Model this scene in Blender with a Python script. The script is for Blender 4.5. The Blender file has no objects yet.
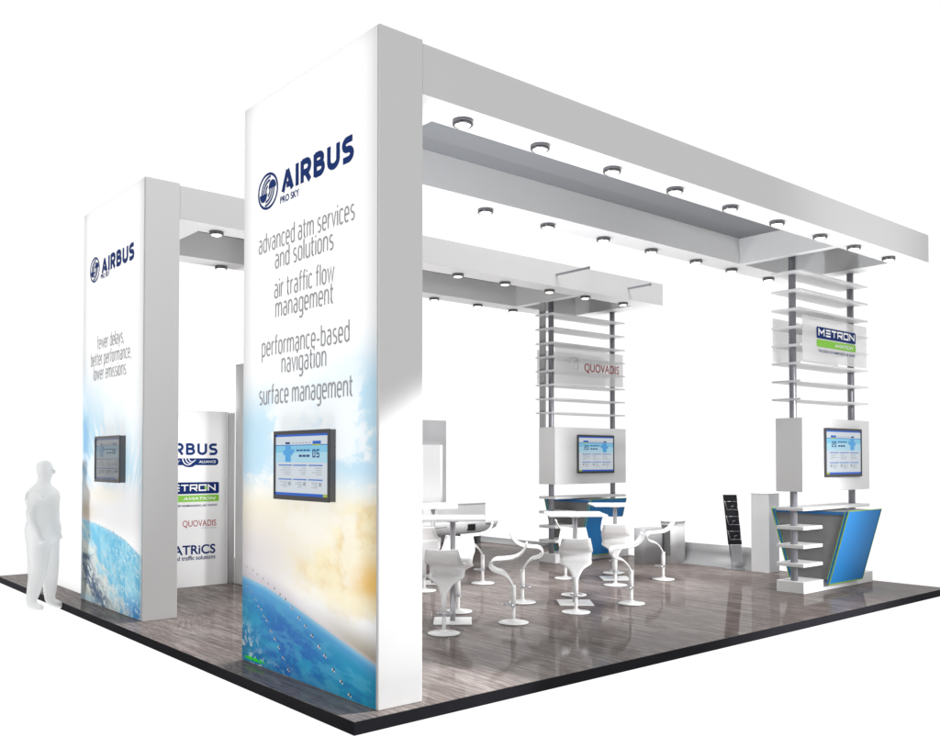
import bpy, bmesh, math, random
import numpy as np
from mathutils import Vector, Matrix
random.seed(7); RNG = np.random.default_rng(11)
SC = bpy.context.scene; COL = SC.collection
PI = math.pi

# ------------------------------------------------------------------ materials
def srgb(r, g, b):
    f = lambda c: (c/255/12.92) if c/255 <= .04045 else ((c/255+.055)/1.055)**2.4
    return (f(r), f(g), f(b), 1)
def mat(name, col, rough=.5, metal=0., emit=None, es=0., bump=0., bscale=40., spec=.5, var=0., vscale=3.):
    m = bpy.data.materials.new(name); m.use_nodes = True
    nt = m.node_tree; b = nt.nodes['Principled BSDF']
    b.inputs['Base Color'].default_value = col
    b.inputs['Roughness'].default_value = rough
    b.inputs['Metallic'].default_value = metal
    b.inputs['Specular IOR Level'].default_value = spec
    if emit:
        b.inputs['Emission Color'].default_value = emit; b.inputs['Emission Strength'].default_value = es
    tc = nt.nodes.new('ShaderNodeTexCoord')
    if var > 0:
        n = nt.nodes.new('ShaderNodeTexNoise'); n.inputs['Scale'].default_value = vscale; n.inputs['Detail'].default_value = 5
        nt.links.new(tc.outputs['Object'], n.inputs['Vector'])
        mx = nt.nodes.new('ShaderNodeMix'); mx.data_type = 'RGBA'
        mx.inputs[6].default_value = tuple(c*(1-var) for c in col[:3])+(1,)
        mx.inputs[7].default_value = tuple(min(1, c*(1+var)) for c in col[:3])+(1,)
        nt.links.new(n.outputs['Fac'], mx.inputs[0]); nt.links.new(mx.outputs[2], b.inputs['Base Color'])
    if bump > 0:
        n2 = nt.nodes.new('ShaderNodeTexNoise'); n2.inputs['Scale'].default_value = bscale; n2.inputs['Detail'].default_value = 4
        nt.links.new(tc.outputs['Object'], n2.inputs['Vector'])
        bp = nt.nodes.new('ShaderNodeBump'); bp.inputs['Strength'].default_value = bump; bp.inputs['Distance'].default_value = .002
        nt.links.new(n2.outputs['Fac'], bp.inputs['Height']); nt.links.new(bp.outputs['Normal'], b.inputs['Normal'])
    return m

M = {}
M['white']   = mat('white_lacquer_board', (.80, .80, .80, 1), .55, bump=.05, var=.012, spec=.3)
M['satin']   = mat('satin_white_panel', (.80, .80, .805, 1), .4, var=.01, spec=.3)
M['recess']  = mat('shade_toned_ceiling', (.20, .205, .215, 1), .8, bump=.1, bscale=200, spec=.2)  # darkened in colour to stand in for the shade of the recess
M['gloss']   = mat('white_gloss_plastic', (.92, .92, .92, 1), .22, spec=.4)
M['chrome']  = mat('brushed_aluminium', (.62, .62, .65, 1), .28, metal=1.)
M['pole']    = mat('anodised_grey_pole', (.30, .30, .33, 1), .35, metal=.5, var=.05)
M['bezel']   = mat('dark_bezel_plastic', (.045, .043, .045, 1), .35)
M['bezelside'] = mat('grey_bezel_metal', (.12, .12, .13, 1), .4, metal=.3)
M['puck']    = mat('dark_chrome_ring', (.16, .16, .17, 1), .25, metal=.8)
M['lens']    = mat('lamp_lens', (.9, .9, .85, 1), .3, emit=(1, .97, .84, 1), es=4)
M['blue']    = mat('blue_laminate', (.022, .195, .50, 1), .5, var=.05, vscale=2, spec=.2)
M['bluedark'] = mat('deep_blue_edge', (.012, .13, .36, 1), .45)
M['lime']    = mat('lime_edge_band', (.30, .50, .02, 1), .5)
M['greyend'] = mat('grey_laminate', (.20, .20, .20, 1), .5, var=.04)
M['cove']    = mat('shade_grey_cove', (.24, .24, .245, 1), .5, var=.05)  # grey deepened to stand in for shade at the foot of the back wall
M['greypanel'] = mat('mid_grey_panel', (.42, .42, .43, 1), .5, var=.03)
M['navy']    = mat('navy_vinyl', (.002, .022, .130, 1), .6, spec=.15)
M['textgrey'] = mat('grey_vinyl', (.29, .29, .30, 1), .6)
M['lime2']   = mat('green_vinyl', (.20, .50, .035, 1), .5)
M['red']     = mat('red_vinyl', (.36, .02, .035, 1), .5)
M['wvinyl']  = mat('white_vinyl', (.85, .85, .85, 1), .5)
M['edge']    = mat('black_edge_trim', (.014, .014, .018, 1), .7, var=.25, vscale=8, spec=.08)
M['dark']    = mat('dark_mesh_metal', (.035, .035, .038, 1), .4, metal=.4, var=.15, vscale=30)
M['wire']    = mat('wire_steel', (.45, .45, .46, 1), .3, metal=.9)
M['neon']    = mat('bright_green_vinyl', (.05, .75, .03, 1), .5)
def screenmat(name, col, s=.55):
    return mat(name, tuple(c*.3 for c in col[:3])+(1,), .2, emit=col, es=s)

def floor_material():
    m = bpy.data.materials.new('grey_brown_laminate'); m.use_nodes = True
    nt = m.node_tree; N = nt.nodes; L = nt.links; N.clear()
    out = N.new('ShaderNodeOutputMaterial'); tc = N.new('ShaderNodeTexCoord')
    # streaks run along Y, planks 0.19 wide
    mp = N.new('ShaderNodeMapping'); mp.inputs['Scale'].default_value = (15, .8, 1)
    L.new(tc.outputs['Object'], mp.inputs['Vector'])
    n1 = N.new('ShaderNodeTexNoise'); n1.inputs['Scale'].default_value = 1.6; n1.inputs['Detail'].default_value = 9; n1.inputs['Roughness'].default_value = .72
    n1.inputs['Distortion'].default_value = .35
    L.new(mp.outputs[0], n1.inputs['Vector'])
    mp2 = N.new('ShaderNodeMapping'); mp2.inputs['Scale'].default_value = (85, 3.6, 1)
    L.new(tc.outputs['Object'], mp2.inputs['Vector'])
    n2 = N.new('ShaderNodeTexNoise'); n2.inputs['Scale'].default_value = 1.5; n2.inputs['Detail'].default_value = 6; n2.inputs['Roughness'].default_value = .7
    L.new(mp2.outputs[0], n2.inputs['Vector'])
    n3 = N.new('ShaderNodeTexNoise'); n3.inputs['Scale'].default_value = .9; n3.inputs['Detail'].default_value = 3
    L.new(tc.outputs['Object'], n3.inputs['Vector'])
    # planks
    mpb = N.new('ShaderNodeMapping'); mpb.inputs['Rotation'].default_value = (0, 0, PI/2)
    L.new(tc.outputs['Object'], mpb.inputs['Vector'])
    br = N.new('ShaderNodeTexBrick'); br.inputs['Scale'].default_value = 1; br.inputs['Brick Width'].default_value = 1.35
    br.inputs['Row Height'].default_value = .193; br.inputs['Mortar Size'].default_value = .0016; br.inputs['Bias'].default_value = 0
    br.inputs['Color1'].default_value = (.30, .30, .30, 1); br.inputs['Color2'].default_value = (.70, .70, .70, 1); br.inputs['Mortar'].default_value = (.2, .2, .2, 1)
    br.offset = .37
    L.new(mpb.outputs[0], br.inputs['Vector'])
    def mth(op, a, b):
        x = N.new('ShaderNodeMath'); x.operation = op
        for i, v in enumerate((a, b)):
            if isinstance(v, (int, float)): x.inputs[i].default_value = v
            else: L.new(v, x.inputs[i])
        return x.outputs[0]
    a = mth('MULTIPLY', n1.outputs['Fac'], .50)
    b = mth('MULTIPLY', n2.outputs['Fac'], .52)
    c = mth('MULTIPLY', br.outputs['Color'], .09)
    d = mth('MULTIPLY', n3.outputs['Fac'], .16)
    s = mth('ADD', mth('ADD', a, b), mth('ADD', c, d))
    rp = N.new('ShaderNodeValToRGB'); e = rp.color_ramp.elements
    e[0].position = .47; e[0].color = FLOOR[0]; e[1].position = .83; e[1].color = FLOOR[2]
    k = rp.color_ramp.elements.new(.635); k.color = FLOOR[1]
    L.new(s, rp.inputs[0])
    df = N.new('ShaderNodeBsdfDiffuse'); L.new(rp.outputs[0], df.inputs['Color'])
    gl = N.new('ShaderNodeBsdfGlossy'); gl.inputs['Roughness'].default_value = .05
    gl.inputs['Color'].default_value = (1, 1, 1, 1)
    bp = N.new('ShaderNodeBump'); bp.inputs['Strength'].default_value = .04; bp.inputs['Distance'].default_value = .002
    L.new(n2.outputs['Fac'], bp.inputs['Height']); L.new(bp.outputs[0], gl.inputs['Normal'])
    mx = N.new('ShaderNodeMixShader'); mx.inputs[0].default_value = FLOOR_GLOSS
    L.new(df.outputs[0], mx.inputs[1]); L.new(gl.outputs[0], mx.inputs[2]); L.new(mx.outputs[0], out.inputs[0])
    return m
FLOOR = [(.042, .033, .031, 1), (.148, .123, .115, 1), (.42, .375, .36, 1)]
FLOOR_GLOSS = .13
M['floor'] = floor_material()

def attr_material(name):
    m = bpy.data.materials.new(name); m.use_nodes = True
    nt = m.node_tree; b = nt.nodes['Principled BSDF']
    a = nt.nodes.new('ShaderNodeAttribute'); a.attribute_name = 'print'
    nt.links.new(a.outputs['Color'], b.inputs['Base Color'])
    b.inputs['Roughness'].default_value = .45; b.inputs['Specular IOR Level'].default_value = .25
    return m
M['print'] = attr_material('printed_graphic')
def frosted(name, alpha, col):
    m = bpy.data.materials.new(name); m.use_nodes = True
    nt = m.node_tree; N = nt.nodes; L = nt.links; N.clear()
    o = N.new('ShaderNodeOutputMaterial'); t = N.new('ShaderNodeBsdfTransparent'); d = N.new('ShaderNodeBsdfPrincipled')
    d.inputs['Base Color'].default_value = col; d.inputs['Roughness'].default_value = .35
    tr = N.new('ShaderNodeBsdfTranslucent'); tr.inputs['Color'].default_value = col
    ms = N.new('ShaderNodeMixShader'); ms.inputs[0].default_value = .4
    L.new(d.outputs[0], ms.inputs[1]); L.new(tr.outputs[0], ms.inputs[2])
    mx = N.new('ShaderNodeMixShader'); mx.inputs[0].default_value = alpha
    L.new(t.outputs[0], mx.inputs[1]); L.new(ms.outputs[0], mx.inputs[2]); L.new(mx.outputs[0], o.inputs[0])
    return m
M['frost'] = frosted('frosted_acrylic', .5, (.95, .95, .95, 1))
M['ghost'] = frosted('ghosted_grey_figure', .72, (.88, .88, .88, 1))
M['ghost'].node_tree.nodes['Mix Shader'].inputs[0].default_value = .5

# ------------------------------------------------------------------ mesh helpers
def box(bm, x0, x1, y0, y1, z0, z1, mi=0, bev=0.):
    t = bmesh.new()
    vs = [t.verts.new(p) for p in ((x0,y0,z0),(x1,y0,z0),(x1,y1,z0),(x0,y1,z0),(x0,y0,z1),(x1,y0,z1),(x1,y1,z1),(x0,y1,z1))]
    for f in ((3,2,1,0),(4,5,6,7),(0,1,5,4),(1,2,6,5),(2,3,7,6),(3,0,4,7)): t.faces.new([vs[i] for i in f])
    if bev > 0: bmesh.ops.bevel(t, geom=t.edges[:], offset=bev, segments=2, profile=.5, affect='EDGES')
    merge(bm, t, mi)
def merge(bm, t, mi=0):
    mp = {}
    for v in t.verts: mp[v] = bm.verts.new(v.co)
    for f in t.faces:
        try: g = bm.faces.new([mp[v] for v in f.verts])
        except ValueError: continue
        g.material_index = mi; g.smooth = f.smooth
    t.free()
def cyl(bm, p0, p1, r0, r1=None, n=24, mi=0, caps=True):
    r1 = r0 if r1 is None else r1
    p0, p1 = Vector(p0), Vector(p1); d = (p1-p0).normalized()
    a = d.orthogonal().normalized(); b = d.cross(a)
    A = [bm.verts.new(p0+(a*math.cos(2*PI*i/n)+b*math.sin(2*PI*i/n))*r0) for i in range(n)]
    B = [bm.verts.new(p1+(a*math.cos(2*PI*i/n)+b*math.sin(2*PI*i/n))*r1) for i in range(n)]
    for i in range(n):
        f = bm.faces.new((A[i], A[(i+1)%n], B[(i+1)%n], B[i])); f.smooth = True; f.material_index = mi
    if caps:
        f = bm.faces.new(A[::-1]); f.material_index = mi
        f = bm.faces.new(B); f.material_index = mi
def lathe(bm, prof, c=(0,0,0), n=40, mi=0):
    c = Vector(c); rings = []
    for r, z in prof:
        rings.append([bm.verts.new(c+Vector((r*math.cos(2*PI*i/n), r*math.sin(2*PI*i/n), z))) for i in range(n)] if r > 1e-6 else [bm.verts.new(c+Vector((0,0,z)))])
    for A, B in zip(rings, rings[1:]):
        for i in range(n):
            j = (i+1) % n
            q = [A[i%len(A)], A[j%len(A)], B[j%len(B)], B[i%len(B)]]
            u = []
            for v in q:
                if v not in u: u.append(v)
            if len(u) > 2:
                f = bm.faces.new(u); f.material_index = mi; f.smooth = True
def tube(bm, pts, r, n=10, mi=0, closed=False):
    pts = [Vector(p) for p in pts]; m = len(pts); rings = []
    for i, p in enumerate(pts):
        if closed: t = pts[(i+1)%m]-pts[i-1]
        else: t = pts[min(i+1,m-1)]-pts[max(i-1,0)]
        t.normalize(); ref = Vector((0,0,1)) if abs(t.z) < .95 else Vector((1,0,0))
        a = t.cross(ref).normalized(); b = t.cross(a)
        rings.append([bm.verts.new(p+(a*math.cos(2*PI*k/n)+b*math.sin(2*PI*k/n))*r) for k in range(n)])
    for i in range(m if closed else m-1):
        A, B = rings[i], rings[(i+1)%m]
        for k in range(n):
            f = bm.faces.new((A[k], A[(k+1)%n], B[(k+1)%n], B[k])); f.smooth = True; f.material_index = mi
    if not closed:
        bm.faces.new(rings[0][::-1]).material_index = mi; bm.faces.new(rings[-1]).material_index = mi
def obj(name, bm, mats, parent=None, loc=(0,0,0)):
    bmesh.ops.recalc_face_normals(bm, faces=bm.faces[:])
    me = bpy.data.meshes.new(name); bm.to_mesh(me); bm.free()
    for m in (mats if isinstance(mats, (list, tuple)) else [mats]): me.materials.append(m)
    o = bpy.data.objects.new(name, me); COL.objects.link(o); o.location = loc
    if parent: o.parent = parent
    return o
def bmobj(name, mats, fn, parent=None, loc=(0,0,0)):
    bm = bmesh.new(); fn(bm); return obj(name, bm, mats, parent, loc)
def bx(name, mats, dims, parent=None, bev=.003):
    bm = bmesh.new(); box(bm, *dims, bev=bev); return obj(name, bm, mats, parent)
def tag(o, label, cat, group=None, kind=None):
    if label: o['label'] = label
    if cat: o['category'] = cat
    if group: o['group'] = group
    if kind: o['kind'] = kind
    return o
def thing(name, loc, label, cat, group=None, rz=0):
    o = bpy.data.objects.new(name, None); COL.objects.link(o); o.location = loc; o.rotation_euler = (0,0,rz); o.empty_display_size = .1
    return tag(o, label, cat, group)
def copy_tree(o, parent=None):
    c = o.copy(); COL.objects.link(c)
    if parent: c.parent = parent
    for ch in o.children: copy_tree(ch, c)
    return c

# ------------------------------------------------------------------ lettering: a frame maps (u, v) -> world
class Frame:
    """origin + right/up/normal unit vectors; u along right, v along up"""
    def __init__(s, o, r, u, n): s.o, s.r, s.u, s.n = map(Vector, (o, r, u, n))
    def at(s, u, v, d=0.): return s.o+s.r*u+s.u*v+s.n*d
def text_bm(bm, fr, s, u0, u1, base, xh=None, cap=None, bold=0., d=.002, mi=0, ext=.0008, slant=0.):
    """text fitted between u0 and u1, baseline at v=base; xh: x-height or cap: capital height"""
    cu = bpy.data.curves.new('lettering', 'FONT'); cu.body = s; cu.size = 1; cu.offset = bold; cu.resolution_u = 5
    cu.shear = slant
    o = bpy.data.objects.new('lettering', cu); COL.objects.link(o)
    bpy.context.view_layer.update()
    me = bpy.data.meshes.new_from_object(o.evaluated_get(bpy.context.evaluated_depsgraph_get()))
    xs = [v.co.x for v in me.vertices]; x0, x1 = min(xs), max(xs)
    sx = (u1-u0)/(x1-x0)
    sy = (xh/.53) if xh else (cap/.72)
    vs = [bm.verts.new(fr.at(u0+(v.co.x-x0)*sx, base+v.co.y*sy, d)) for v in me.vertices]
    for p in me.polygons:
        try: bm.faces.new([vs[i] for i in p.vertices]).material_index = mi
        except ValueError: pass
    bpy.data.objects.remove(o); bpy.data.curves.remove(cu); bpy.data.meshes.remove(me)
def ribbon(bm, fr, pts, t, d=.002, mi=0, closed=False, t2=None):
    """flat mitred stroke of width t through 2-D pts (already in u, v)"""
    P = [Vector((a, b)) for a, b in pts]; m = len(P); Ls, Rs = [], []
    for i in range(m):
        a = P[i-1] if (i > 0 or closed) else None
        b = P[(i+1) % m] if (i < m-1 or closed) else None
        d0 = (P[i]-a).normalized() if a is not None else None
        d1 = (b-P[i]).normalized() if b is not None else None
        if d0 is None: d0 = d1
        if d1 is None: d1 = d0
        tn = (d0+d1)
        tn = tn.normalized() if tn.length > 1e-6 else d0
        nn = Vector((-tn.y, tn.x)); k = 1/max(.45, nn.dot(Vector((-d0.y, d0.x))))
        w = t if t2 is None else t+(t2-t)*i/(m-1)
        Ls.append(bm.verts.new(fr.at(*(P[i]+nn*w/2*k), d))); Rs.append(bm.verts.new(fr.at(*(P[i]-nn*w/2*k), d)))
    for i in range(m if closed else m-1):
        j = (i+1) % m
        bm.faces.new((Ls[i], Rs[i], Rs[j], Ls[j])).material_index = mi
def poly(bm, fr, pts, d=.002, mi=0):
    bm.faces.new([bm.verts.new(fr.at(u, v, d)) for u, v in pts]).material_index = mi
def arc(cx, cy, rx, ry, a0, a1, n=16):
    return [(cx+rx*math.cos(math.radians(a0+(a1-a0)*i/n)), cy+ry*math.sin(math.radians(a0+(a1-a0)*i/n))) for i in range(n+1)]
def rrect(u0, u1, v0, v1, r, n=6):
    return arc(u1-r, v0+r, r, r, -90, 0, n)+arc(u1-r, v1-r, r, r, 0, 90, n)+arc(u0+r, v1-r, r, r, 90, 180, n)+arc(u0+r, v0+r, r, r, 180, 270, n)
# glyphs drawn as strokes in a box 1 high; each: (width, [polylines])
def glyphs(sq=False):
    G = {}
    G['A'] = (.80, [[(.09, 0), (.40, .93)], [(.40, .93), (.71, 0)], [(.34, .26), (.63, .26)]])
    G['I'] = (.20, [[(.10, 0), (.10, 1)]])
    G['R'] = (.68, [[(.10, 0), (.10, 1)], [(.10, .91)]+arc(.36, .67, .20, .24, 90, -90, 10)+[(.10, .43)], [(.33, .42), (.58, 0)]])
    G['B'] = (.68, [[(.10, 0), (.10, 1)], [(.10, .91)]+arc(.34, .72, .18, .19, 90, -90, 10)+[(.10, .53)], [(.30, .52)]+arc(.36, .305, .21, .215, 90, -90, 10)+[(.10, .09)]])
    G['U'] = (.72, [[(.10, 1)]+[(.10, .38)]+arc(.36, .36, .26, .27, 180, 360, 14)+[(.62, .38), (.62, 1)]])
    G['S'] = (.64, [[(.56, .91)]+arc(.30, .71, .20, .20, 90, 270, 12)+arc(.34, .30, .20, .21, 90, -90, 12)+[(.06, .09)]])
    if sq:
        G['M'] = (1.0, [[(.08, 0), (.08, .92), (.50, .40), (.92, .92), (.92, 0)]])
        G['E'] = (.86, [[(.84, .92), (.10, .92)], [(.84, .5), (.10, .5)], [(.84, .08), (.10, .08)]])
        G['T'] = (.86, [[(.02, .92), (.84, .92)], [(.43, .84), (.43, 0)]])
        G['R'] = (.88, [[(.08, 0), (.08, .92), (.80, .92), (.80, .42), (.16, .42)], [(.48, .38), (.82, 0)]])
        G['O'] = (.90, [[(.08, .08), (.08, .92), (.82, .92), (.82, .08)]])
        G['N'] = (.92, [[(.08, 0), (.08, .90), (.82, .10), (.82, 1)]])
    return G
def word(bm, fr, s, u0, u1, v0, h, t=.2, gap=.14, d=.002, mi=0, sq=False):
    G = glyphs(sq); W = sum(G[c][0] for c in s)+gap*(len(s)-1); sx = (u1-u0)/W; x = 0; k = 0
    for c in s:
        w, L = G[c]
        for pl in L:
            cl = (c == 'O')
            # stroke widths scale with the vertical size so letters stay even
            ribbon(bm, fr, [(u0+(x+a)*sx, v0+b*h) for a, b in pl], t*(h+sx)/2, d+.0004*(k % 3), mi, closed=cl); k += 1
        x += w+gap
def slogan_glyphs():
    cap = lambda cx, a0, a1, n=10: arc(cx, .70, .235, .29, a0, a1, n)
    cup = lambda cx, a0, a1, n=10: arc(cx, .29, .235, .28, a0, a1, n)
    G = {}
    G['a'] = (.60, [arc(.29, .72, .225, .27, 140, 0, 10)+[(.515, .0)], [(.46, .575)]+arc(.285, .29, .225, .285, 90, 270, 10)+[(.46, .02)]])
    G['b'] = (.60, [[(.06, 1.42), (.06, 0)], [(.105, .70)]+cap(.30, 150, 0)+cup(.30, 0, -150)])
    G['d'] = (.60, [[(.54, 1.42), (.54, 0)], [(.495, .70)]+cap(.30, 30, 180)+cup(.30, 180, 330)])
    G['p'] = (.60, [[(.06, 1), (.06, -.42)], [(.105, .75)]+cap(.30, 150, 0)+cup(.30, 0, -150)])
    G['g'] = (.60, [cap(.30, 30, 180)+cup(.30, 180, 330), [(.54, 1), (.54, -.18)]+arc(.29, -.18, .25, .25, 0, -140, 10)])
    G['c'] = (.54, [cap(.30, 35, 180)+cup(.30, 180, 325)])
    G['e'] = (.60, [[(.11, .50), (.535, .50)]+cap(.30, 0, 180)+cup(.30, 180, 318)])
    G['o'] = (.60, ['o', cap(.30, 0, 180)+cup(.30, 180, 360)])
    G['f'] = (.36, [[(.15, 0), (.15, 1.12)]+arc(.34, 1.15, .19, .26, 180, 85, 8), [(.0, .955), (.09, .955)], [(.21, .955), (.36, .955)]])
    G['t'] = (.38, [[(.14, 1.32), (.14, .24)]+arc(.33, .25, .19, .24, 180, 275, 8), [(.0, .955), (.08, .955)], [(.20, .955), (.37, .955)]])
    G['i'] = (.12, [[(.06, 0), (.06, 1)], [(.06, 1.22), (.06, 1.36)]])
    G['l'] = (.12, [[(.06, 0), (.06, 1.42)]])
    G['n'] = (.60, [[(.06, 0), (.06, 1)], [(.115, .72)]+cap(.30, 150, 0)+[(.535, 0)]])
    G['m'] = (.98, [[(.06, 0), (.06, 1)], [(.115, .74)]+arc(.27, .72, .20, .27, 140, 0, 9)+[(.47, 0)], [(.525, .74)]+arc(.70, .72, .215, .27, 140, 0, 9)+[(.915, 0)]])
    G['r'] = (.38, [[(.06, 0), (.06, 1)], [(.115, .70)]+arc(.30, .70, .22, .28, 150, 70, 7)])
    G['s'] = (.52, [arc(.27, .745, .20, .235, 45, 270, 12)+arc(.27, .25, .21, .245, 90, -135, 12)])
    G['u'] = (.60, [[(.065, 1)]+cup(.30, 180, 340), [(.54, 1), (.54, 0)]])
    G['v'] = (.54, [[(.02, 1), (.27, .03), (.52, 1)]])
    G['w'] = (.84, [[(.02, 1), (.22, .03), (.42, .97), (.62, .03), (.82, 1)]])
    G['y'] = (.54, [[(.02, 1), (.26, .06)], [(.52, 1), (.16, -.42)]])
    G['-'] = (.40, [[(.03, .47), (.37, .47)]])
    G[','] = (.14, [[(.09, .10), (.03, -.18)]])
    G['.'] = (.14, [[(.07, 0), (.07, .12)]])
    return G
SG = slogan_glyphs()
def slogan(bm, fr, s, u0, u1, base, xh, t=.145, gap=.15, d=.001):
    W_ = sum((.36 if c == ' ' else SG[c][0]+gap) for c in s)-gap; sx = (u1-u0)/W_; x = 0; k = 0
    for c in s:
        if c == ' ': x += .36; continue
        w, L_ = SG[c]; closed = L_[0] == 'o'
        for pl in (L_[1:] if closed else L_):
            ribbon(bm, fr, [(u0+(x+a)*sx, base+b*xh) for a, b in pl], t*(sx+xh)/2, d+.0003*(k % 3), closed=closed); k += 1
        x += w+gap
def emblem(bm, fr, cu, cv, rx, ry, d=.002):
    ribbon(bm, fr, [(cu+rx*.94*math.cos(a), cv+ry*.94*math.sin(a)) for a in [2*PI*i/48 for i in range(48)]], rx*.12, d, closed=True)
    for s in (1, -1):
        f = lambda pts: [(cu+s*a*rx, cv+s*b*ry) for a, b in pts]
        poly(bm, fr, f(arc(-.44, -.09, .37, .45, 180, 360, 16)), d+.0003)
        for k, r in enumerate((.44, .64, .84)):
            pts = [p for p in arc(.24, -.06, r, r*.98, 40, 182, 30) if math.hypot(*p) < .83 and not (p[1] > .02 and math.hypot((p[0]-.44)/.47, (p[1]-.09)/.54) < 1)]
            ribbon(bm, fr, f(pts), rx*.10, d+.0006)

# ------------------------------------------------------------------ setting numbers (metres), fitted to the photograph
H = 4.50; T = .3586; W = 1.939; ZT = 4.476; ZB = 4.123; LX = 8.44; D = 4.148; BW = .345
PX0, PY0, PX1, PY1, PH = -.249, -.102, 8.622, 8.95, .086

# floor: a raised platform, top sheet in laminate and black edge
def f_floor(bm):
    box(bm, PX0, PX1, PY0, PY1, -PH, -.004, 1)
    box(bm, PX0, PX1, PY0, PY1, -.003, 0, 0)
fl = bmobj('floor', [M['floor'], M['edge']], f_floor); tag(fl, None, None, kind='structure'); fl['label'] = 'raised grey brown laminate platform with a black edge'; fl['category'] = 'floor'

# ------------------------------------------------------------------ printed graphics computed on a fine grid
def vnoise(u, v, s, seed):
    r = np.random.default_rng(seed); n = 64; g = r.random((n, n))
    x = (u*s) % n; y = (v*s) % n; i = np.floor(x).astype(int) % n; j = np.floor(y).astype(int) % n
    fx = x-np.floor(x); fy = y-np.floor(y); fx = fx*fx*(3-2*fx); fy = fy*fy*(3-2*fy)
    i2, j2 = (i+1) % n, (j+1) % n
    return (g[i,j]*(1-fx)+g[i2,j]*fx)*(1-fy)+(g[i,j2]*(1-fx)+g[i2,j2]*fx)*fy
def fbm(u, v, s, seed, o=5, g=.55):
    t = 0; a = 1; n = 0
    for k in range(o): t = t+a*vnoise(u+3.1*k, v+1.7*k, s*2**k, seed+k); n += a; a *= g
    return t/n
def sm(a, b, x): t = np.clip((x-a)/(b-a), 0, 1); return t*t*(3-2*t)
def C(r, g, b): return np.array(srgb(r, g, b)[:3])
def mix(c, c2, k): return c*(1-k[..., None])+c2*k[..., None]
def print_panel(name, parent, fn, x, y0, y1, z0, z1, nu, nv):
    """grid facing -X; u runs 0..1 towards -Y (the reader's right), v 0..1 upwards"""
    U, V = np.meshgrid(np.linspace(0, 1, nu), np.linspace(0, 1, nv))
    col = np.clip(fn(U, V), 0, 1)
    co = np.stack([np.full_like(U, x), y1-(y1-y0)*U, z0+(z1-z0)*V], -1).reshape(-1, 3)
    idx = np.arange(nu*nv).reshape(nv, nu)
    q = np.stack([idx[:-1, :-1], idx[1:, :-1], idx[1:, 1:], idx[:-1, 1:]], -1).reshape(-1, 4)[:, ::-1]
    nf = len(q)
    # a thin board behind the print
    y1b, y0b = y1, y0; xb = x+.006
    ext = np.array([(x, y1, z0), (x, y0, z0), (x, y0, z1), (x, y1, z1), (xb, y1, z0), (xb, y0, z0), (xb, y0, z1), (xb, y1, z1)])
    b = nu*nv; sides = [(b, b+1, b+5, b+4), (b+1, b+2, b+6, b+5), (b+2, b+3, b+7, b+6), (b+3, b, b+4, b+7)]
    me = bpy.data.meshes.new(name)
    me.from_pydata(np.vstack([co, ext]).tolist(), [], q.tolist()+sides)
    at = me.attributes.new('print', 'FLOAT_COLOR', 'POINT')
    c4 = np.ones((nu*nv+8, 4), np.float32); c4[:nu*nv, :3] = col.reshape(-1, 3); c4[nu*nv:, :3] = .8
    at.data.foreach_set('color', c4.ravel())
    me.materials.append(M['print'])
    o = bpy.data.objects.new(name, me); COL.objects.link(o); o.parent = parent
    return o
def birds(c, U, V, path, n, asp, size, seed):
    r = np.random.default_rng(seed)
    for k in range(n):
        t = k/(n-1); (a, b) = path(t); a += r.normal(0, .003); b += r.normal(0, .0012); s = size*(.75+.6*t)
        for dx, dy, col, rot in ((-.35, .2, C(245, 243, 240), .6), (.35, -.25, C(225, 220, 215), -.5), (0, .05, C(40, 42, 55), .9), (.25, .35, C(50, 52, 62), -.8)):
            x = (U-a)*asp-dx*s; y = (V-b)-dy*s*.8
            q = x*math.cos(rot)+y*math.sin(rot); p = -x*math.sin(rot)+y*math.cos(rot)
            k2 = np.clip(1.6-((q/(s*.62))**2+(p/(s*.24))**2), 0, 1)
            c = mix(c, col, k2)
    return c
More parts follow.
